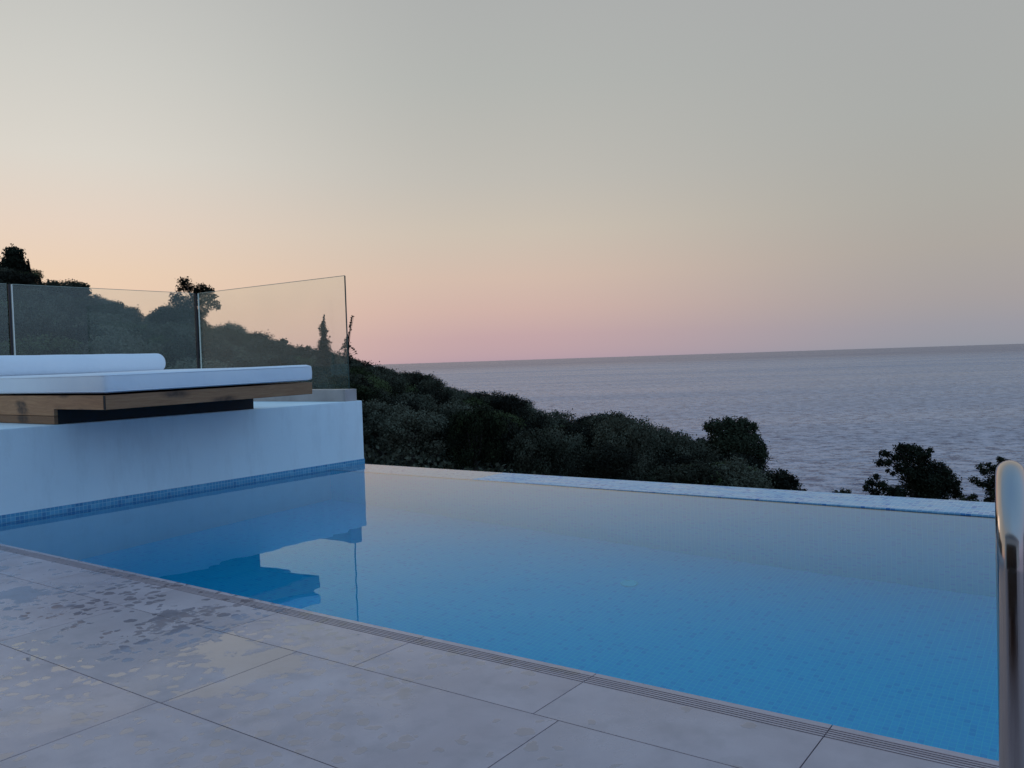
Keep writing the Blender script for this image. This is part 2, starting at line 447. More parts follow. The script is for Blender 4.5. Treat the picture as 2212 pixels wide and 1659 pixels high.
rb = W.ramp(elev, R([(0, (146, 154, 184)), (8, (162, 170, 204)), (20, (152, 184, 222)), (38, (140, 182, 224)), (60, (130, 174, 218)), (90, (120, 164, 212))]))
deg = lambda d: d / 180
c1 = W.mix(W.maprange(ang, deg(14), deg(42), 0, 1, "SMOOTHSTEP"), rl, rc)
c2 = W.mix(W.maprange(ang, deg(40), deg(72), 0, 1, "SMOOTHSTEP"), c1, rr)
c3 = W.mix(W.maprange(ang, deg(76), deg(125), 0, 1, "SMOOTHSTEP"), c2, rb)
SUN_EL, SUN_ROT = math.radians(2.0), GA
sky = W.n("ShaderNodeTexSky", sky_type="NISHITA", sun_disc=False)
sky.sun_elevation = SUN_EL
sky.sun_rotation = SUN_ROT
sky.altitude = 60
bg1 = W.n("ShaderNodeBackground"); W.set(bg1, "Color", c3); W.set(bg1, "Strength", 1.02)
bg2 = W.n("ShaderNodeBackground"); W.set(bg2, "Color", sky.outputs[0]); W.set(bg2, "Strength", 0.004)
ad = W.n("ShaderNodeAddShader"); W.set(ad, 0, bg1.outputs[0]); W.set(ad, 1, bg2.outputs[0])
world.node_tree.links.new(ad.outputs[0], wout.inputs[0])

sl = bpy.data.lights.new("sun", "SUN")
sl.energy = 0.12; sl.angle = math.radians(20); sl.color = (1.0, 0.78, 0.6)
so = bpy.data.objects.new("sun", sl)
col.objects.link(so)
sd = Vector((math.sin(GA) * math.cos(0.09), math.cos(GA) * math.cos(0.09), math.sin(0.09)))
so.rotation_euler = sd.to_track_quat("Z", "Y").to_euler()

# ------------------------------------------------------------------ the pool, its deck and the raised terrace
XW = -6.22 * H            # face of the white wall
YE = 2.286 * H            # near pool edge
YI, YO = 5.585 * H, 6.04 * H   # inner and outer line of the infinity weir
XR = 3.4 * H              # far right end of the pool, outside the frame
DEPTH = 1.7 * H
ZT = 0.64 * H             # terrace level

# deck of stone slabs with open joints and a slotted drain along the edge
deck = MB()
ZD = 0.004
g = 0.0030
def slab(x0, x1, y0, y1, z=ZD):
    deck.box(x0 + g / 2, x1 - g / 2, y0 + g / 2, y1 - g / 2, -0.03, z, skip="b")
xs0 = [(-2.0765 + 0.7195 * k) * H for k in range(-7, 9)]
slots = [2.2567, 2.2440, 2.2315, 2.2180, 2.2048]
for a, b in zip(xs0[:-1], xs0[1:]):
    a2, b2 = max(a, XW + 0.005), b
    if b2 <= a2: continue
    # strips between the slots
    edges = [2.286] + [v for s_ in slots for v in (s_ + 0.0032, s_ - 0.0032)] + [1.9305]
    for i in range(0, len(edges), 2):
        y1_, y0_ = edges[i] * H, edges[i + 1] * H
        deck.box(a2 + g / 2, b2 - g / 2, y0_ + (g / 2 if i == len(edges) - 2 else 0), y1_, -0.03, ZD, skip="b")
rows = [(1.9305, 1.4125, -1.272), (1.4125, 0.8925, -2.370), (0.8925, 0.3725, -1.83), (0.3725, -0.1475, -1.272), (-0.1475, -0.6675, -2.37), (-0.6675, -1.19, -1.83), (-1.19, -1.71, -1.27), (-1.71, -2.23, -2.37), (-2.23, -2.75, -1.83), (-2.75, -3.3, -1.27)]
for yb, ya, xo in rows:
    xs = [(xo + 1.084 * k) * H for k in range(-6, 7)]
    if yb == 1.9305: xs = [(-1.272 + 1.084 * k) * H for k in range(-6, 7)]
    for a, b in zip(xs[:-1], xs[1:]):
        a2, b2 = max(a, XW + 0.005), min(b, XR)
        if b2 - a2 < 0.05: continue
        slab(a2, b2, ya * H, yb * H)
dk = deck.build("pool_deck", M_DECK)
tag(dk, kind="structure")
gb = MB(); gb.box(XW, XR, -3.3 * H, YE - 0.004, -0.30, -0.0285)
tag(gb.build("deck_bed", M_GROUT), kind="structure")

gf = MB(); gf.box(XW + 0.004, XR, -3.3 * H, 1.9300 * H, -0.0275, ZD - 0.0035)
tag(gf.build("joint_grout", material("pale_grout", lambda t: pbr(t, (0.16, 0.13, 0.13, 1), 0.9))), kind="structure")

# pool shell: mosaic floor and walls
ps = MB()
A, B = (XW - 0.002), XR
ps.face([(A, YE, -DEPTH), (B, YE, -DEPTH), (B, YI, -DEPTH), (A, YI, -DEPTH)], [(A, YE), (B, YE), (B, YI), (A, YI)])
ps.face([(A, YI, -DEPTH), (B, YI, -DEPTH), (B, YI, -0.006), (A, YI, -0.006)], [(A, -DEPTH), (B, -DEPTH), (B, 0), (A, 0)])
ps.face([(B, YE, -DEPTH), (A, YE, -DEPTH), (A, YE, 0.003), (B, YE, 0.003)], [(B, -DEPTH), (A, -DEPTH), (A, 0), (B, 0)])
ps.face([(B, YI, -DEPTH), (B, YE, -DEPTH), (B, YE, 0.008), (B, YI, 0.008)], [(YI, -DEPTH), (YE, -DEPTH), (YE, 0), (YI, 0)])
ps.face([(A, YE, -DEPTH), (A, YI, -DEPTH), (A, YI, -0.02), (A, YE, -0.02)], [(YE, -DEPTH), (YI, -DEPTH), (YI, 0), (YE, 0)])
pbo = ps.build("pool_basin", M_MOSAIC)
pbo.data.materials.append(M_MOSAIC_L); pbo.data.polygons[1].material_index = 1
tag(pbo, kind="structure")

# weir: the flat-topped tiled edge the water slips over; its level rises a hair to the right
wr = MB()
zl = lambda x: -0.0035 + 0.0125 * (x - XW) / (0 - XW)
n = 60
for i in range(n):
    xa, xb = XW + 0.001 + (XR - XW) * i / n, XW + 0.001 + (XR - XW) * (i + 1) / n
    za, zb = zl(xa), zl(xb)
    wr.face([(xa, YI, za), (xb, YI, zb), (xb, YO, zb), (xa, YO, za)], [(xa, YI), (xb, YI), (xb, YO), (xa, YO)])
    wr.face([(xa, YI, -0.05), (xb, YI, -0.05), (xb, YI, zb), (xa, YI, za)], [(xa, -0.05 + 0.012), (xb, -0.05 + 0.012), (xb, 0.012), (xa, 0.012)])
    wr.face([(xb, YO, -1.0), (xa, YO, -1.0), (xa, YO, za), (xb, YO, zb)], [(xb, -1), (xa, -1), (xa, 0), (xb, 0)])
tag(wr.build("infinity_edge", M_WEIR), "pale blue mosaic infinity edge running along the far side of the pool", "pool edge")

# pool water surface
pw = MB()
pw.face([(XW + 0.001, YE + 0.001, 0), (XR - 0.001, YE + 0.001, 0), (XR - 0.001, YO - 0.004, 0), (XW + 0.001, YO - 0.004, 0)],
        [(XW, YE), (XR, YE), (XR, YO), (XW, YO)])
tag(pw.build("pool_water", M_WATER), kind="structure")

# catch basin and retaining wall below the weir
rt = MB(); rt.box(XW, XR + 0.3, YO + 0.002, YO + 0.6, -3.2, -1.0)
tag(rt.build("retaining_wall", M_PLASTER), "low white retaining wall below the infinity edge", "wall")

# main drain on the pool floor
dr = MB()
c0 = Vector((-2.62 * H, 4.86 * H, -DEPTH + 0.006))
rim = [(c0 + Vector((0.045 * math.cos(a), 0.045 * math.sin(a), 0))) for a in [2 * math.pi * k / 28 for k in range(28)]]
dr.face(rim)
dr.tube([c0 + Vector((0.045 * math.cos(a), 0.045 * math.sin(a), 0)) for a in [2 * math.pi * k / 28 for k in range(29)]], 0.006, 6, caps=False)
M_DRAIN = material("white_plastic", lambda t: pbr(t, (0.05, 0.80, 0.94, 1), 0.5))
tag(dr.build("floor_drain", M_DRAIN, origin=c0), "round white drain cover on the blue mosaic floor under the water", "drain")

# white wall carrying the raised terrace, with a waterline band of mosaic
wl = MB()
XB = -12.5 * H
wl.box(XB, XW, -3.3 * H, YO, -3.0, ZT)
wall = empty("terrace_wall", (XW, YO, -0.5))
tag(wall, "white plastered wall of the raised terrace beside the pool", "wall")
wl.build("plaster_body", M_PLASTER, wall, bevel=0.006)
bd = MB()
bd.box(XW - 0.01, XW + 0.003, YE - 0.9 * H, YO + 0.002, -0.12, 0.047)
bd.build("mosaic_band", M_BAND, wall)

# ------------------------------------------------------------------ curb and glass balustrade
cb = empty("terrace_curb", (-7.5 * H, 5.9 * H, ZT))
tag(cb, "beige stone curb carrying the glass panels along the terrace edge", "curb")
q = MB(); q.box(-8.80 * H, -6.255 * H, 5.83 * H, 5.985 * H, ZT, ZT + 0.120 * H)
q.build("front_curb", M_CURB, cb, bevel=0.004)
q = MB(); q.box(-6.2535 * H, -6.235 * H, 5.832 * H, 5.983 * H, ZT, ZT + 0.119 * H)
q.build("end_cap", M_CURB, cb, bevel=0.002)
q = MB(); q.box(-8.80 * H, -8.64 * H, 1.2 * H, 5.828 * H, ZT, ZT + 0.120 * H)
q.build("side_curb", M_CURB, cb, bevel=0.004)

ZG0, ZG1 = ZT + 0.121 * H, 1.885 * H
def pane_x(label, x0, x1, y, left_edge, right_edge):
    r = empty("glass_panel", ((x0 + x1) / 2, y, ZG0)); tag(r, label, "glass panel", "glass balustrade panels round the terrace")
    b = MB(); b.box(x0 + 0.006, x1 - 0.005, y - 0.005, y + 0.005, ZG0, ZG1); b.build("pane", M_GLASS, r)
    b = MB(); b.box(x0, x0 + 0.005, y - 0.006, y + 0.006, ZG0, ZG1); b.build("edge", left_edge, r)
    b = MB(); b.box(x1 - 0.0045, x1, y - 0.006, y + 0.006, ZG0, ZG1); b.build("edge", right_edge, r)
    b = MB(); b.box(x0 + 0.006, x1 - 0.005, y - 0.0052, y + 0.0052, ZG1 + 0.0002, ZG1 + 0.0035); b.build("top_edge", M_TOPE, r)
    return r
def pane_y(label, x, y0, y1, joint=True):
    r = empty("glass_panel", (x, (y0 + y1) / 2, ZG0)); tag(r, label, "glass panel", "glass balustrade panels round the terrace")
    b = MB(); b.box(x - 0.005, x + 0.005, y0 + 0.011, y1 - 0.011, ZG0, ZG1); b.build("pane", M_GLASS, r)
    b = MB(); b.box(x - 0.006, x + 0.006, y0, y0 + 0.010, ZG0, ZG1); b.build("edge", M_EDGE_L, r)
    if joint:
        b = MB(); b.box(x - 0.006, x + 0.006, y1 + 0.001, y1 + 0.018, ZG0, ZG1); b.build("joint_strip", M_JOINT, r)
    b = MB(); b.box(x - 0.0052, x + 0.0052, y0 + 0.011, y1 - 0.011, ZG1 + 0.0002, ZG1 + 0.0035); b.build("top_edge", M_TOPE, r)
    return r
M_TOPE = material("ground_glass_edge", lambda t: pbr(t, (0.32, 0.36, 0.30, 1), 0.3))
pane_x("large clear glass panel facing the sea, its right edge free above the curb end", -8.708 * H, -6.26 * H, 5.91 * H, M_EDGE_L, M_EDGE_D)
pane_y("clear glass panel on the left side of the terrace, between the two black joints", -8.72 * H, 3.87 * H, 5.872 * H)
pane_y("clear glass panel cut off by the left border of the photo behind the bolster", -8.72 * H, 1.80 * H, 3.842 * H)

# ------------------------------------------------------------------ cantilevered daybed
Y0, Y1 = 3.009 * H, 4.79 * H
XF, XL = -5.515 * H, -7.80 * H
ZS = 0.009
def shear(o, yref=Y0):
    for v in o.data.vertices:
        v.co.z += ZS * ((v.co.y + o.location.y + (o.parent.location.y if o.parent else 0)) - yref)
    return o
bed = empty("daybed", ((XF + XL) / 2, (Y0 + Y1) / 2, ZT))
tag(bed, "timber daybed platform cantilevered out over the pool from the terrace", "daybed")
zb, ztp = 0.752 * H, 0.850 * H
T = 0.030 * H
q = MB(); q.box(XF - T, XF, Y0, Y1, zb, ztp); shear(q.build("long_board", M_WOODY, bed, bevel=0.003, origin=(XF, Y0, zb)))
q = MB(); q.box(XF - T + 0.001, XF - 0.001, Y0 - 0.0015, Y0 - 0.0003, zb + 0.002, ztp - 0.002); shear(q.build("end_grain", M_BLACKWOOD, bed))
# upper near board, notched where the base stops
q = MB()
zn = 0.704 * H
xa = XF - T - 0.004
prof = [(XL, zn), (XW - 0.004, zn), (XW - 0.004, zb), (xa, zb), (xa, ztp), (XL, ztp)]
yF, yBk = Y0 + 0.002, Y0 + T
q.face([(x, yF, z) for x, z in prof]); q.face([(x, yBk, z) for x, z in reversed(prof)])
for i in range(6):
    a, b = prof[i], prof[(i + 1) % 6]
    q.face([(b[0], yF, b[1]), (a[0], yF, a[1]), (a[0], yBk, a[1]), (b[0], yBk, b[1])])
q.build("upper_board", M_WOODX, bed, bevel=0.002, origin=(XL, Y0, zn))
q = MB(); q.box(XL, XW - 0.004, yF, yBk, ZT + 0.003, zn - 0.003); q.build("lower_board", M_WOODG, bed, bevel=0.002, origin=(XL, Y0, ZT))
q = MB(); q.box(XL, XF - T - 0.004, Y1 - T, Y1 - 0.002, zb + 0.004, ztp); shear(q.build("far_board", M_WOODX, bed, bevel=0.002))
q = MB(); q.box(XL + T, XW - 0.008, yBk + 0.001, 4.735 * H, ZT + 0.001, zb + 0.01); q.build("base", M_BLACKWOOD, bed)  # near-black colour stands for the shadow in the recess
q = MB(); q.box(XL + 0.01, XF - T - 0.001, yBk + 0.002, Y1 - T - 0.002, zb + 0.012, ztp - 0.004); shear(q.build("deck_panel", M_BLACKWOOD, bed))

# mattress: a soft box with a slightly puffed outline
def soft_box(name, x0, x1, y0, y1, z0, z1, r, mat, origin, puff=0.006, sag=0.0, n=(30, 26, 6)):
    import bmesh
    bm = bmesh.new()
    cxm, cym, czm = (x0 + x1) / 2, (y0 + y1) / 2, (z0 + z1) / 2
    hx_, hy_, hz_ = (x1 - x0) / 2, (y1 - y0) / 2, (z1 - z0) / 2
    bmesh.ops.create_cube(bm, size=2)
    bmesh.ops.subdivide_edges(bm, edges=bm.edges[:], cuts=31, use_grid_fill=True)
    for v in bm.verts:
        # concentrate rows near the borders, round the borders off
        p = Vector([math.copysign(abs(c) ** 0.55, c) if abs(c) > 0 else 0 for c in v.co])
        q_ = Vector((p.x * hx_, p.y * hy_, p.z * hz_))
        inner = Vector((max(-hx_ + r, min(hx_ - r, q_.x)), max(-hy_ + r, min(hy_ - r, q_.y)), max(-hz_ + r, min(hz_ - r, q_.z))))
        d = q_ - inner
        if d.length > 1e-9: q_ = inner + d.normalized() * r
        u, w = q_.x / hx_, q_.y / hy_
        q_.z += sag * math.sin(u * 3 + 1) * math.cos(w * 4) * (1 if q_.z > 0 else 0)
        s_ = (1 - min(1, abs(q_.z / hz_)) ** 2)
        q_.x += math.copysign(puff * s_, u) * (abs(u) > 0.93); q_.y += math.copysign(puff * s_, w) * (abs(w) > 0.93)
        v.co = q_ + Vector((cxm, cym, czm)) - Vector(origin)
    me = bpy.data.meshes.new(name); bm.to_mesh(me); bm.free()
    for p in me.polygons: p.use_smooth = True
    me.materials.append(mat)
    o = bpy.data.objects.new(name, me); o.location = origin; col.objects.link(o)
    return o
mat_o = soft_box("mattress", XL + 0.03, -5.500 * H, Y0 - 0.008, Y1 - 0.004, 0.864 * H, 0.996 * H, 0.022, M_FABRIC, (XL, Y0, 0.862 * H), 0.004, 0.003)
shear(mat_o)
tag(mat_o, "thick white mattress lying on the timber daybed", "mattress")
for zz in (0.876, 0.982):
    q = MB(); xs_ = -5.500 * H + 0.0015; ys_ = Y0 - 0.0095
    q.tube([(XL + 0.05, ys_, zz * H), (xs_ - 0.022, ys_, zz * H), (xs_ - 0.007, ys_ + 0.006, zz * H), (xs_, ys_ + 0.022, zz * H), (xs_, Y1 - 0.03, zz * H)], 0.0028, 6)
    q2 = shear(q.build("piping", M_FABRIC)); q2.parent = mat_o; q2.location = -mat_o.location
q = MB(); q.tube([(-5.500 * H - 0.004, 4.02 * H, 0.876 * H), (-5.500 * H + 0.0045, 4.02 * H, 0.93 * H), (-5.500 * H - 0.006, 4.02 * H, 0.992 * H)], 0.0018, 6)
q2 = shear(q.build("seam", M_FABRIC)); q2.parent = mat_o; q2.location = -mat_o.location

# bolster
q = MB()
r_ = 0.090 * H
yA, yB = 2.2 * H, 4.60 * H
XBo, ZBo = -7.38 * H, 0.998 * H + 0.080 * H
prof = []
for k in range(9):
    a = math.pi / 2 * k / 8
    prof.append((yA + 0.06 * (1 - math.sin(a)), r_ - 0.06 * (1 - math.cos(math.pi / 2 - a)) if False else r_ - 0.05 * (1 - math.sin(a))))
yA = 3.03 * H
pts, rad = [], []
for k in range(8):
    a = math.pi / 2 * k / 7
    pts.append((XBo, yA + 0.055 * (1 - math.cos(a)), ZBo)); rad.append(r_ - 0.055 * (1 - math.sin(a)))
for k in range(1, 12):
    y = yA + 0.055 + (yB - yA - 0.11) * k / 12
    pts.append((XBo, y, ZBo)); rad.append(r_ * (1 + 0.012 * math.sin(k * 1.7)))
for k in range(8):
    a = math.pi / 2 * k / 7
    pts.append((XBo, yB - 0.055 * (1 - math.sin(a)), ZBo)); rad.append(r_ - 0.055 * (1 - math.cos(a)))
q.tube(pts, rad, 40)
bo = q.build("bolster", M_FABRIC, origin=(XBo, yA, ZBo))
tag(bo, "long round white bolster lying on the back of the mattress", "bolster cushion")

# ------------------------------------------------------------------ pool ladder
lad = empty("pool_ladder", (-0.165 * H, YE, ZD))
tag(lad, "polished stainless steel pool ladder handrail at the right edge of the pool", "pool ladder")
SK = math.tan(math.radians(5.6))
def rail(x):
    r = 0.0215
    zt_ = 0.783 * H - r
    ya, yb_ = 1.675 * H, 2.46 * H
    R_ = 0.13
    X = lambda y: x - (y - ya) * SK
    pts = [(x, ya, ZD + 0.002)]
    for z in np.linspace(0.1, zt_ - R_, 5): pts.append((x, ya, float(z)))
    for k in range(1, 13):
        a = math.pi / 2 * k / 12
        y = ya + R_ * (1 - math.cos(a)); pts.append((X(y), y, zt_ - R_ + R_ * math.sin(a)))
    for k in range(1, 13):
        a = math.pi / 2 * k / 12
        y = yb_ - R_ + R_ * math.sin(a); pts.append((X(y), y, zt_ - 0.17 - R_ * (1 - math.cos(a))))
    pts.append((X(yb_), yb_, -0.9))
    b = MB(); b.tube(pts, r, 28); b.build("handrail", M_STEEL, lad)
    b = MB(); b.tube([(x, ya, ZD + 0.0005), (x, ya, ZD + 0.014)], [0.045, 0.036], 24); b.build("flange", M_STEEL, lad)
LX = -0.160 * H
rail(LX); rail(LX + 0.5)
for z in (-0.25, -0.5, -0.75):
    b = MB(); b.box(LX - 0.068 + 0.02, LX - 0.068 + 0.48, 2.46 * H - 0.03, 2.46 * H + 0.04, z - 0.012, z + 0.012); b.build("step", M_STEEL, lad, bevel=0.006)

# dark wicker lounger added behind the camera, unseen, to darken the handrail reflection
sb = empty("added_sunbed", (0.1, -0.9, ZD)); tag(sb, "unseen dark brown wicker lounger added behind the camera for the handrail to reflect", "added_sunbed")
M_WICKER = material("dark_wicker", lambda t: pbr(t, t.ramp(t.noise(objco(t), 60, 3), [(0.35, (0.02, 0.013, 0.010, 1)), (0.65, (0.07, 0.045, 0.032, 1))]), 0.6))
b = MB(); b.box(-0.62, 0.62, -1.5, 0.42, 0.20, 0.36); b.build("seat", M_WICKER, sb, bevel=0.01)
for lx in (-0.60, 0.55):
    for ly in (-1.45, 0.34):
        b = MB(); b.box(lx, lx + 0.05, ly, ly + 0.05, ZD + 0.001, 0.199); b.build("leg", M_WICKER, sb)
b = MB(); b.box(-0.62, 0.62, -1.62, -1.502, 0.20, 0.85); b.build("backrest", M_WICKER, sb, bevel=0.01)

# ------------------------------------------------------------------ house front added behind the photographer, unseen, for the handrail to reflect
vl = empty("added_villa", (0, -3.3 * H - 0.5, 0))
tag(vl, "unseen white house front with a dark opening, added for the handrail to reflect", "house")
yv = -3.3 * H
q = MB()
q.box(-4.4, -3.2, yv - 0.3, yv, 0, 3.0); q.box(3.2, 6.5, yv - 0.3, yv, 0, 3.0); q.box(-3.2, 3.2, yv - 0.3, yv, 2.3, 3.0)
q.build("wall", M_PLASTER, vl)
q = MB(); q.box(-3.195, 3.195, yv - 0.2, yv - 0.15, 0, 2.298); q.build("door", material("dark_door_glass", lambda t: pbr(t, (0.03, 0.022, 0.018, 1), 0.2)), vl)
q = MB(); q.box(-4.6, 6.7, yv - 3.0, yv + 0.5, 3.002, 3.2); q.build("roof", M_PLASTER, vl)

# ------------------------------------------------------------------ sea and terrain
ZSEA = -58.0
sm = MB()
rings = [90, 200, 400, 900, 2500, 8000, 30000, 90000]
NA = 48
for i in range(len(rings) - 1):
    for k in range(NA):
        a0, a1 = [math.radians(-140 + 220 * j / NA) for j in (k, k + 1)]
        p = lambda r, a: (r * math.sin(a), r * math.cos(a), ZSEA)
        sm.face([p(rings[i], a0), p(rings[i], a1), p(rings[i + 1], a1), p(rings[i + 1], a0)][::-1])
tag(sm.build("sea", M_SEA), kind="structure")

SKY = [(-900, 330), (-400, 430), (-120, 530), (0, 572), (30, 578), (62, 598), (90, 612), (115, 624), (150, 626), (200, 640), (240, 656), (300, 683), (330, 692), (350, 684), (372, 668), (410, 668), (440, 690), (480, 706), (520, 728), (570, 737), (600, 738),
       (625, 752), (660, 768), (700, 768), (740, 776), (765, 786), (790, 793), (850, 800), (900, 808), (945, 824), (975, 842), (1010, 852), (1040, 851), (1080, 846), (1120, 862), (1165, 882), (1200, 897), (1245, 905), (1280, 896), (1330, 895), (1362, 916), (1400, 926),
       (1450, 936), (1488, 950), (1505, 968), (1540, 980), (1600, 996), (1640, 1008), (1690, 1030), (1715, 1043), (1735, 1068), (1760, 1085), (1900, 1105), (2212, 1140), (2600, 1160)]
SKYB = [bearing(*p) for p in SKY]
SB = np.array([b for b, _ in SKYB]); SE = np.array([e for _, e in SKYB])
RCb = np.array([bearing(x, 800)[0] for x in (-900, 0, 400, 760, 1000, 1350, 1700, 1800, 2600)])
RCv = np.array([190, 180, 170, 150, 128, 108, 86, 80, 76.0])
def hash2(x, y):
    return (math.sin(x * 0.073 + 1.3) * math.cos(y * 0.061 + 0.4) + 0.5 * math.sin(x * 0.19 + y * 0.13) + 0.3 * math.cos(x * 0.31 - y * 0.27))
TREE_H = 4.2
def ground(a, r):
    e = float(np.interp(a, SB, SE)); rc_ = float(np.interp(a, RCb, RCv))
    zc = H + e * rc_ - TREE_H * 0.95
    zn = -4.6
    if r <= rc_:
        t_ = max(0.0, (r - 14) / (rc_ - 14))
        z = zn + (zc - zn) * (t_ ** 1.0)
        # stay below the sight line to the crest
        z -= math.sin(t_ * math.pi) * 1.6
    else:
        z = zc - (r - rc_) * 0.62
    return z + 0.5 * hash2(r * math.sin(a), r * math.cos(a)) * min(1, r / 60)
tm = MB()
azs = np.radians(np.arange(-112, 24.1, 1.0))
rs = [13.5, 18, 24, 30, 38, 46, 56, 66, 76, 86, 98, 110, 124, 140, 156, 172, 190, 215, 245, 280, 330, 390]
vid = {}
for i, a in enumerate(azs):
    for j, r in enumerate(rs):
        vid[i, j] = len(tm.v); tm.v.append((r * math.sin(a), r * math.cos(a), ground(float(a), r)))
for i in range(len(azs) - 1):
    for j in range(len(rs) - 1):
        tm.f.append((vid[i, j], vid[i, j + 1], vid[i + 1, j + 1], vid[i + 1, j])); tm.uv.append([(0, 0)] * 4); tm.sm.append(True)
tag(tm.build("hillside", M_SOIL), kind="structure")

# ------------------------------------------------------------------ foliage
def leaf_quads(centers, sizes, normals=None, aspect=0.6):
    """many small leaf-cluster faces with random orientation"""
    n_ = len(centers)
    if normals is None: normals = np.zeros((n_, 3))
    nn = normals * 1.5 + rng.normal(size=(n_, 3)) * 0.75; nn /= np.linalg.norm(nn, axis=1)[:, None]
    d = rng.normal(size=(n_, 3)); d -= nn * (d * nn).sum(1)[:, None]; d /= np.linalg.norm(d, axis=1)[:, None]
    e = np.cross(nn, d)
    s_ = sizes[:, None]
    v = np.empty((n_, 4, 3))
    v[:, 0] = centers - d * s_
    v[:, 1] = centers + e * s_ * aspect
    v[:, 2] = centers + d * s_
    v[:, 3] = centers - e * s_ * aspect
    return v.reshape(-1, 3)

def leaf_mesh(name, verts, mat):
    me = bpy.data.meshes.new(name)
    nq = len(verts) // 4
    me.vertices.add(len(verts)); me.vertices.foreach_set("co", verts.astype(np.float32).ravel())
    me.loops.add(nq * 4); me.loops.foreach_set("vertex_index", np.arange(nq * 4, dtype=np.int32))
    me.polygons.add(nq)
    me.polygons.foreach_set("loop_start", np.arange(0, nq * 4, 4, dtype=np.int32))
    me.polygons.foreach_set("loop_total", np.full(nq, 4, dtype=np.int32))
    me.update(calc_edges=True); me.validate()
    me.materials.append(mat)
    return me

def blob_leaves(blobs, density, size, shell=0.55):
    out = []
    for (x, y, z, rx, rz) in blobs:
        k = max(12, int(density * rx * rx))
        d = rng.normal(size=(k, 3)); d /= np.linalg.norm(d, axis=1)[:, None]
        rr_ = shell + (1 - shell) * rng.random(k) ** 0.6
        rr_ *= 1 + 0.22 * rng.normal(size=k)
        c = np.stack([x + d[:, 0] * rx * rr_, y + d[:, 1] * rx * rr_, z + d[:, 2] * rz * rr_], 1)
        out.append(leaf_quads(c, size * (0.6 + 0.8 * rng.random(k)), d))
    return np.concatenate(out)

def broadleaf(seed, kind=0):
    """crown about 5 m wide and 4.6 m high on a short forked trunk, unit metres"""
    R0 = random.Random(seed)
    blobs = []
    nb = 20
    for k in range(nb):
        a = k * 2.4 + R0.uniform(-0.5, 0.5); u = (k + 0.5) / nb
        rr_ = 1.95 * math.sqrt(u) * R0.uniform(0.8, 1.08)
        z = 2.2 + 1.75 * math.sqrt(max(0, 1 - (rr_ / 2.2) ** 2)) * R0.uniform(0.55, 1.05)
        s_ = R0.uniform(0.42, 0.80)
        blobs.append((rr_ * math.cos(a), rr_ * math.sin(a), z, s_, s_ * 0.8))
    for k in range(6):
        a = k * 1.05 + R0.uniform(-0.3, 0.3)
        blobs.append((1.5 * math.cos(a), 1.5 * math.sin(a), R0.uniform(1.5, 2.2), 0.7, 0.6))
    blobs.append((0, 0, 2.5, 1.4, 1.1))
    lv = blob_leaves(blobs, 620, 0.078)
    # stray sprigs round the outline
    tr = MB()
    tr.tube([(0, 0, -0.6), (0.1, 0.05, 0.6), (0.0, 0.1, 1.4)], [0.22, 0.17, 0.13], 7)
    for b_ in blobs[:7]:
        tr.tube([(0.0, 0.1, 1.3), (b_[0] * 0.5, b_[1] * 0.5, 1.9), (b_[0], b_[1], b_[2])], [0.10, 0.07, 0.02], 5)
    return lv, tr

protos = []
for i in range(6):
    lv, tr = broadleaf(100 + i)
    protos.append((leaf_mesh("crown", lv, M_LEAFG if i in (2,) else M_LEAF), tr))
proto_tr = []
for me, tr in protos:
    o = tr.build("trunk", M_BARK); proto_tr.append(o.data); bpy.data.objects.remove(o)

def place_tree(name, label, cat, group, crown_me, trunk_me, loc, s_, rz, zs=1.0):
    r = empty(name, loc); tag(r, label, cat, group)
    r.scale = (s_, s_, s_ * zs); r.rotation_euler = (0, 0, rz)
    c = bpy.data.objects.new("crown", crown_me); col.objects.link(c); c.parent = r
    t_ = bpy.data.objects.new("trunk", trunk_me); col.objects.link(t_); t_.parent = r
    return r

# the wood on the slope: jittered rings, limited in height by the skyline
count = 0
GRP = "evergreen trees of the wood on the slope"
LABF = "bushy evergreen tree packed into the dark wood on the slope"
placed = []
azL, azR = bearing(-60, 800)[0], bearing(1742, 800)[0]
r = 176.0
cand = []
while r > 48:
    sp = 3.9 + (r - 44) / 130 * 2.4
    a = azL + rng.random() * sp / r
    while a < azR:
        aa = a + (rng.random() - 0.5) * 0.5 * sp / r
        rr_ = r + (rng.random() - 0.5) * sp * 0.7
        cand.append((aa, rr_, sp))
        a += sp / r
    r -= sp * 1.25
lim_b = bearing(780, 800)[0]
for aa, rr_, sp in cand:
    rc_ = float(np.interp(aa, RCb, RCv))
    if rr_ > rc_ + 3: continue
    # the terrace and the lounge hide the near slope on the left
    e = float(np.interp(aa, SB, SE))
    z = ground(aa, rr_)
    htop = H + e * rr_ - z
    h = (3.6 + 2.2 * rng.random()) * (0.78 + 0.35 * sp / 6)
    if rr_ > rc_ - 9: h = htop * (0.80 + 0.33 * rng.random())
    if aa < lim_b and rr_ > rc_ - 14: h = htop * (0.82 + 0.55 * rng.random() ** 2)
    h = min(h, htop * (1.12 if aa > lim_b else 1.36))
    if h < 1.7: continue
    etop = (z + h - H) / rr_
    floor_e = -0.045 if aa < lim_b else None
    if floor_e is None:
        # sight line over the outer pool edge
        ye = 6.04 * H; rE = ye / math.cos(aa); floor_e = -H / rE
    if etop < floor_e: continue
    placed.append((aa, rr_, z, h, sp))
placed.sort(key=lambda p: -p[1])
print("wood candidates", len(placed))
if len(placed) > 296:
    # keep the ones that show largest
    placed = sorted(placed, key=lambda p: p[1])[:296]
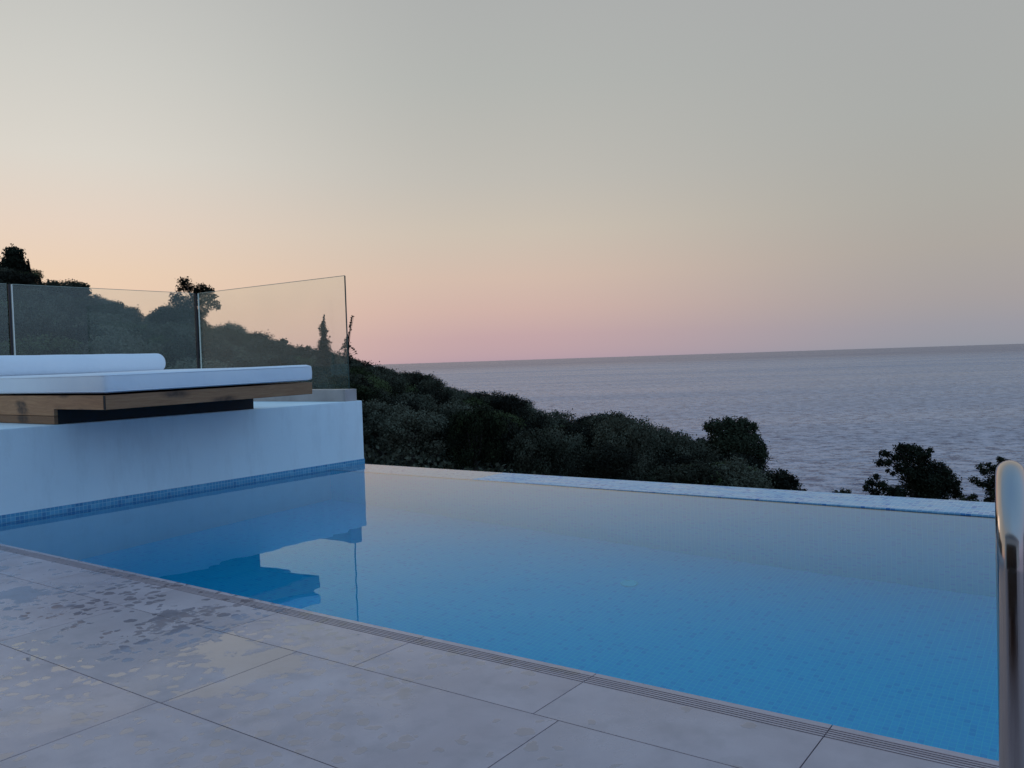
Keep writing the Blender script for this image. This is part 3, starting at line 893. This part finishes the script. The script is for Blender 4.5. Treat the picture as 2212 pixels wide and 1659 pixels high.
for aa, rr_, z, h, sp in placed:
    k = random.randrange(6)
    s_ = h / 4.5
    wide = max(s_ * 0.72, sp * random.uniform(0.95, 1.3) / 4.6)
    x, y = rr_ * math.sin(aa), rr_ * math.cos(aa)
    place_tree("evergreen_tree", LABF, "tree", GRP, protos[k][0], proto_tr[k], (x, y, z), wide, random.uniform(0, 6.28), s_ / wide)

# undergrowth between and behind the trees: one mass nobody could count
N = 90000
ua = rng.uniform(azL, bearing(1760, 900)[0], N); ur = 40 + 145 * rng.random(N) ** 0.8
cs, ss = [], []
for a, r_c in zip(ua, ur):
    rc_ = float(np.interp(a, RCb, RCv))
    if r_c > rc_ + 4: continue
    e = float(np.interp(a, SB, SE))
    z = ground(float(a), float(r_c)) + rng.random() * 1.5
    z = min(z, H + e * r_c - 0.9)
    cs.append((r_c * math.sin(a), r_c * math.cos(a), z)); ss.append((0.12 + 0.12 * rng.random()) * r_c / 60)
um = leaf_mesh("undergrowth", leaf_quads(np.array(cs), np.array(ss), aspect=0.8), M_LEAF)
uo = bpy.data.objects.new("undergrowth", um); col.objects.link(uo)
tag(uo, "dense dark scrub filling the ground under the trees of the slope", "scrub", kind="stuff")

# ---- individually shaped trees: crowns given as clumps (offset across, offset up, radius), metres
def view_frame(a):
    return Vector((math.cos(a), -math.sin(a), 0)), Vector((math.sin(a), math.cos(a), 0))
def shaped_tree(name, label, cat, group, pts, dist, mat, dens=260, leaf=0.11, trunk_px=None, base_drop=None, depth=0.7, thick=1.0, seed=1, limbs=True, crop=None, trunk_r=0.22):
    """pts: clumps measured on the photograph as (x, y, r) in full-frame units at a known distance"""
    R0 = random.Random(seed)
    cxp = sum(p[0] for p in pts) / len(pts)
    a0, _ = bearing(trunk_px[0] if trunk_px else cxp, 800)
    rt, fw = view_frame(a0)
    zg = ground(a0, dist)
    base = Vector((dist * math.sin(a0), dist * math.cos(a0), zg))
    blobs = []
    for (px, py, pr) in pts:
        a, e = bearing(px, py)
        lat = dist * math.tan(a - a0)
        zz = H + e * dist - zg
        rad_ = pr / FPX * dist * 1.02
        wid = max(2.0 * abs(pts[0][2]) / FPX * dist, 1.0)
        dep = R0.uniform(-1, 1) * depth * wid
        p = rt * lat + fw * dep
        blobs.append((p.x, p.y, zz, rad_, rad_ * 0.85))
    root = empty(name, base); tag(root, label, cat, group)
    lv = blob_leaves(blobs, dens, leaf, 0.45)
    me = leaf_mesh("crown", lv, mat); c = bpy.data.objects.new("crown", me); col.objects.link(c); c.parent = root
    tr = MB()
    zmin = min(b_[2] for b_ in blobs); zmax = max(b_[2] for b_ in blobs)
    zf = zmin + (zmax - zmin) * 0.25
    topb = max(blobs, key=lambda b_: b_[2])
    tr.tube([(0, 0, -0.8), (0.05, 0, zf * 0.5), (0.1, 0.05, zf), (topb[0] * 0.4, topb[1] * 0.4, (zf + zmax) / 2), (topb[0], topb[1], topb[2])], [trunk_r, trunk_r * 0.85, trunk_r * 0.7, trunk_r * 0.45, 0.04], 8)
    if limbs:
        for b_ in blobs:
            z0 = min(zf + (zmax - zf) * 0.3 * R0.random(), b_[2] - 0.1)
            tr.tube([(0.08, 0.04, z0), (b_[0] * 0.55, b_[1] * 0.55, (z0 * 0.45 + b_[2] * 0.55) - 0.1), (b_[0], b_[1], b_[2])], [trunk_r * 0.22, trunk_r * 0.13, 0.015], 5)
    t_ = tr.build("trunk", M_BARK); t_.parent = root
    return root
def cropf(ox, oy, w, L_):
    s_ = w / 2212 * 0.60769
    return [(ox * 0.60769 + x * s_, oy * 0.60769 + y * s_, r_ * s_) for x, y, r_ in L_]
PG = "pines standing clear against the sea"
pA = cropf(2400, 1200, 1240, [(260, 565, 62), (340, 540, 42), (380, 590, 75), (430, 545, 42), (490, 570, 38), (205, 560, 28), (170, 660, 36), (215, 690, 40), (300, 660, 90), (420, 680, 105), (505, 650, 42), (540, 690, 36), (235, 750, 95), (340, 770, 115), (460, 780, 105), (545, 740, 40), (560, 715, 26), (525, 800, 45), (190, 800, 60), (400, 620, 90), (170, 760, 40)])
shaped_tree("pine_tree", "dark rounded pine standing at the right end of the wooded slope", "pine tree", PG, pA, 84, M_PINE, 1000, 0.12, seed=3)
pB = cropf(2400, 1200, 1240, [(1320, 735, 26), (1345, 745, 22), (1430, 708, 38), (1480, 712, 36), (1530, 722, 40), (1615, 722, 22), (1590, 740, 26), (1560, 765, 46), (1470, 765, 50), (1400, 762, 30), (1300, 800, 30), (1355, 790, 26), (1430, 820, 42), (1490, 850, 58), (1580, 830, 72), (1680, 830, 46), (1715, 850, 34), (1620, 900, 88), (1720, 905, 62), (1510, 940, 66), (1240, 925, 32), (1215, 950, 22), (1275, 890, 24), (1310, 930, 34), (1265, 985, 36), (1350, 970, 36), (1410, 980, 55), (1760, 965, 50), (1790, 915, 16), (1650, 985, 80), (1560, 1000, 80), (1790, 1010, 32), (1380, 860, 16), (1345, 850, 14)])
shaped_tree("pine_tree", "spreading dark pine with sparse left branches rising behind the pool edge", "pine tree", PG, pB, 72, M_PINE, 1300, 0.095, seed=5)
pC = cropf(2400, 1200, 1240, [(1935, 815, 22), (1985, 815, 18), (2055, 762, 16), (2075, 785, 22), (2110, 775, 12), (1960, 845, 26), (2020, 850, 32), (2070, 830, 36), (1895, 905, 26), (1925, 925, 24), (1965, 930, 30), (2030, 915, 48), (2090, 900, 50), (2000, 975, 28), (2050, 990, 52), (1990, 1030, 26), (2120, 980, 60), (2150, 860, 50), (2200, 920, 60)])
shaped_tree("pine_tree", "open-branched pine partly hidden behind the steel handrail", "pine tree", PG, pC, 58, M_PINE, 1900, 0.07, seed=8)
pD = cropf(2400, 1200, 1240, [(1850, 1025, 24), (1893, 1008, 22), (1900, 1040, 26), (1835, 1045, 20)])
shaped_tree("young_pine", "small young pine showing just above the pool edge left of the handrail", "pine tree", None, pD, 58, M_PINE, 1900, 0.07, seed=9, trunk_r=0.08)
pE = cropf(2400, 1200, 1240, [(680, 880, 48), (640, 900, 50), (730, 900, 40), (690, 930, 60), (610, 920, 50), (750, 930, 36), (660, 960, 70)])
shaped_tree("small_tree", "low bushy tree to the right of the dark rounded pine", "tree", None, pE, 74, M_LEAF, 900, 0.10, seed=10, trunk_r=0.12)
pF = cropf(2400, 1200, 1240, [(1020, 985, 22), (1060, 978, 20), (1095, 987, 20), (1060, 1000, 30)])
shaped_tree("shrub", "low shrub top peeping over the middle of the pool edge", "shrub", None, pF, 60, M_LEAF, 1400, 0.07, seed=11, trunk_r=0.06)
pF2 = cropf(2400, 1200, 1240, [(790, 972, 18), (820, 972, 14), (765, 968, 20)])
shaped_tree("shrub", "small shrub at the foot of the low bushy tree by the pool edge", "shrub", None, pF2, 66, M_LEAF, 1400, 0.07, seed=12, trunk_r=0.06)
# trees on the left skyline
C1 = lambda L_: cropf(0, 800, 1400, L_)
pG = C1([(1035, 325, 34), (1020, 355, 28), (1060, 350, 30), (1120, 355, 32), (1150, 360, 30), (1185, 362, 20), (1100, 380, 40), (1160, 395, 38), (1200, 400, 20), (990, 405, 32), (970, 430, 22), (1030, 430, 42), (1100, 430, 48), (1170, 440, 44), (1215, 440, 20), (1222, 465, 18), (1000, 455, 26), (1060, 465, 36), (1140, 480, 32), (1130, 510, 28)])
shaped_tree("pine_tree", "tall flat-topped pine rising above the skyline behind the glass corner", "pine tree", None, pG, 120, M_PINE, 330, 0.14, trunk_px=(428, 800), seed=21)
pH = C1([(75, 145, 34), (95, 165, 32), (50, 160, 26), (40, 185, 24), (105, 200, 28), (80, 195, 34), (35, 220, 30), (90, 235, 44), (60, 250, 48), (125, 215, 16), (10, 250, 50), (130, 250, 30)])
shaped_tree("pine_tree", "rounded pine on the top of the hill at the far left", "pine tree", None, pH, 165, M_PINE, 230, 0.22, seed=22)
pI = C1([(430, 335, 22), (470, 345, 26), (445, 360, 34), (405, 360, 24), (485, 375, 20), (460, 385, 40), (420, 385, 36)])
shaped_tree("ridge_tree", "rounded tree standing above the top edge of the left glass panel", "tree", None, pI, 160, M_PINE, 260, 0.2, seed=23)
pJ = C1([(625, 445, 24), (655, 445, 24), (680, 452, 20), (640, 468, 22), (690, 478, 18), (665, 480, 22), (705, 495, 14), (615, 475, 22)])
shaped_tree("ridge_tree", "airy small tree on the skyline seen through the middle of the left glass panel", "tree", None, pJ, 160, M_PINE, 200, 0.17, seed=24)
pK = C1([(775, 498, 16), (795, 508, 15), (765, 515, 14), (785, 522, 16)])
shaped_tree("ridge_tree", "tiny airy tree on the skyline left of the tall flat-topped pine", "tree", None, pK, 160, M_PINE, 250, 0.15, seed=25)
pL = C1([(920, 478, 30), (880, 510, 34), (940, 500, 34), (980, 505, 40), (1030, 505, 40), (1080, 500, 30), (860, 525, 24)])
shaped_tree("ridge_tree", "wide low pine spreading under the tall flat-topped pine", "tree", None, pL, 122, M_PINE, 500, 0.16, seed=26)
pM = C1([(1560, 655, 12), (1585, 648, 16), (1605, 655, 14), (1580, 672, 22), (1500, 640, 8), (1498, 652, 10), (1640, 690, 12)])
shaped_tree("ridge_tree", "small tree on the skyline in the middle of the large glass panel", "tree", None, pM, 145, M_LEAF, 400, 0.16, seed=27)
pO = C1([(1690, 700, 26), (1730, 695, 20), (1665, 720, 24), (1760, 720, 26), (1700, 730, 34), (1740, 745, 36), (1880, 740, 18), (1850, 730, 26)])
shaped_tree("ridge_tree", "bushy tree at the left foot of the cypress", "tree", None, pO, 120, M_LEAF, 500, 0.14, seed=28)

def spire(name, label, px, ytop, ybot, wmax, dist, seed, group=None, droop=False, dens=1.0, lean=0.0, prof_pow=0.8):
    """cypress: a slim tapering plume of upswept tufts, or a ragged drooping one"""
    R0 = random.Random(seed)
    a0, e0 = bearing(px, ytop); _, e1 = bearing(px, ybot)
    zg = ground(a0, dist)
    rt, fw = view_frame(a0)
    base = Vector((dist * math.sin(a0), dist * math.cos(a0), zg))
    ztop, zlow = H + e0 * dist - zg, H + e1 * dist - zg
    W_ = wmax / FPX * dist / 2
    root = empty(name, base); tag(root, label, "cypress tree", group)
    tr = MB()
    dx = lean * W_
    tr.tube([(0, 0, -0.5), (0, 0, zlow), tuple(rt * dx * 0.4 + Vector((0, 0, (zlow + ztop) / 2))), tuple(rt * dx + Vector((0, 0, ztop - 0.1)))], [0.14, 0.10, 0.06, 0.015], 6)
    cs, ss = [], []
    n_ = int((260 if droop else 1500) * dens)
    if droop:
        for k in range(9):
            t_ = k / 8
            z = ztop - (ztop - zlow) * (0.05 + 0.9 * t_)
            L_ = W_ * (0.18 + 1.5 * t_ ** 0.9 * R0.uniform(0.5, 1.0))
            az = R0.choice([0, math.pi]) + R0.uniform(-0.6, 0.6)
            d = rt * math.cos(az) + fw * math.sin(az)
            st = rt * dx * (1 - t_) + Vector((0, 0, z))
            pp = [st, st + d * L_ * 0.5 + Vector((0, 0, 0.12 * L_)), st + d * L_ * 0.9 + Vector((0, 0, -0.25 * L_)), st + d * L_ + Vector((0, 0, -0.75 * L_))]
            tr.tube(pp, [0.04, 0.03, 0.02, 0.01], 5)
            for m_ in range(int(130 * dens)):
                u = R0.random() * 2.999; i_ = int(u); f_ = u - i_
                p = pp[i_].lerp(pp[i_ + 1], f_) + Vector((R0.gauss(0, 0.09), R0.gauss(0, 0.09), R0.gauss(-0.10, 0.12)))
                cs.append(tuple(p)); ss.append(R0.uniform(0.06, 0.13))
        for m_ in range(int(500 * dens)):
            t_ = R0.random()
            z = ztop - (ztop - zlow) * t_
            w = W_ * (0.10 + 0.28 * t_)
            p = rt * dx * (1 - t_) + Vector((R0.gauss(0, w * 0.6), R0.gauss(0, w * 0.6), z))
            cs.append(tuple(p)); ss.append(R0.uniform(0.06, 0.13))
    else:
        wob = [R0.uniform(0.78, 1.15) for _ in range(24)]
        for m_ in range(n_):
            t_ = R0.random() ** 0.8
            z = ztop - (ztop - zlow) * t_
            w = W_ * (0.10 + 0.90 * t_ ** prof_pow) * wob[int(t_ * 23)]
            az = R0.uniform(0, 2 * math.pi); q_ = math.sqrt(R0.random()) * (1 + R0.gauss(0, 0.12))
            p = rt * (w * q_ * math.cos(az) + dx * (1 - t_)) + fw * (w * q_ * math.sin(az)) + Vector((0, 0, z))
            cs.append(tuple(p)); ss.append(R0.uniform(0.05, 0.12) * (dist / 90))
    me = leaf_mesh("crown", leaf_quads(np.array(cs), np.array(ss), aspect=0.5), M_PINE)
    c = bpy.data.objects.new("crown", me); col.objects.link(c); c.parent = root
    t_ = tr.build("trunk", M_BARK); t_.parent = root
    return root
Mc = lambda L_: cropf(760, 1100, 640, L_)
cyA = Mc([(1358, 72, 8), (1352, 95, 14), (1350, 125, 18), (1348, 155, 24), (1343, 185, 32), (1335, 215, 38), (1355, 235, 38), (1335, 262, 44), (1362, 270, 36), (1345, 305, 42), (1358, 335, 34), (1340, 345, 30), (1350, 375, 46), (1320, 400, 38), (1385, 395, 40), (1350, 430, 66), (1325, 475, 52), (1385, 470, 54), (1350, 520, 74), (1330, 575, 70), (1400, 560, 56), (1350, 640, 90), (1425, 335, 12), (1440, 405, 14), (1295, 232, 12), (1405, 265, 12), (1436, 490, 14)])
shaped_tree("cypress_tree", "dense cone-shaped cypress seen through the right side of the large glass panel", "cypress tree", None, cyA, 90, M_PINE, 1500, 0.075, trunk_px=(700, 800), depth=0.2, seed=31, trunk_r=0.1)
cyB = Mc([(1718, 84, 8), (1703, 84, 10), (1692, 104, 13), (1690, 132, 16), (1684, 160, 17), (1678, 190, 17), (1672, 215, 16), (1680, 250, 15), (1662, 285, 14), (1652, 318, 16), (1640, 348, 22), (1625, 380, 27), (1640, 410, 30), (1612, 430, 30), (1598, 462, 24), (1575, 475, 17), (1556, 492, 10), (1640, 455, 32), (1675, 452, 17), (1700, 472, 17), (1722, 492, 14), (1742, 518, 13), (1753, 543, 8), (1625, 510, 34), (1600, 545, 26), (1585, 590, 20), (1655, 545, 26), (1690, 575, 18), (1706, 592, 10), (1640, 590, 40), (1645, 650, 50), (1520, 530, 8), (1490, 575, 20), (1470, 600, 26)])
shaped_tree("cypress_tree", "ragged drooping cypress with a hooked tip crossing the free edge of the glass", "cypress tree", None, cyB, 80, M_PINE, 1500, 0.065, trunk_px=(752, 800), depth=0.3, seed=33, trunk_r=0.08)
spire("cypress_tree", "thin pointed cypress on the hilltop beside the rounded pine", 60, 560, 606, 14, 160, 34, dens=0.4)
for i, (x, yt, yb_, w, lab) in enumerate([(86, 600, 620, 8, "small spiky conifer on the ridge nearest the thin pointed cypress"), (104, 603, 626, 9, "small spiky conifer on the ridge, middle one right of the thin cypress"), (126, 613, 630, 8, "small spiky conifer on the ridge just left of the rounded tree above the glass"), (1480, 938, 958, 6, "tiny pointed cypress just left of the dark rounded pine by the sea")]):
    spire("small_conifer", lab, x, yt, yb_, w, 158 if x < 1000 else 92, 40 + i, dens=0.25)
# bare twig right of pine A
tw = MB()
def at(px, py, d_):
    a, e = bearing(px, py); return (d_ * math.sin(a), d_ * math.cos(a), H + e * d_)
base_t = at(1648, 1016, 79)
tw.tube([base_t, at(1655, 1000, 79), at(1664, 990, 79)], [0.07, 0.05, 0.03], 5)
for p, q_ in (((1655, 1000), (1670, 1001)), ((1660, 994), (1676, 996)), ((1660, 994), (1667, 982)), ((1664, 990), (1672, 990))):
    tw.tube([at(*p, 79), at(*q_, 79)], [0.03, 0.012], 4)
a_t, _ = bearing(1648, 1016)
tw.tube([(79 * math.sin(a_t), 79 * math.cos(a_t), ground(a_t, 79) - 0.2), base_t], [0.12, 0.07], 6)
tag(tw.build("bare_tree", M_BARK, origin=(79 * math.sin(a_t), 79 * math.cos(a_t), ground(a_t, 79))), "bare leafless twiggy treetop beside the dark rounded pine", "dead tree")

# ------------------------------------------------------------------ render settings
scene.view_settings.view_transform = "Standard"
scene.view_settings.look = "None"
scene.view_settings.exposure = 0
scene.view_settings.gamma = 1
scene.render.engine = "CYCLES"
scene.cycles.use_denoising = True
scene.cycles.max_bounces = 10
scene.cycles.transparent_max_bounces = 12
scene.cycles.caustics_refractive = True
scene.cycles.caustics_reflective = True
scene.cycles.sample_clamp_indirect = 4
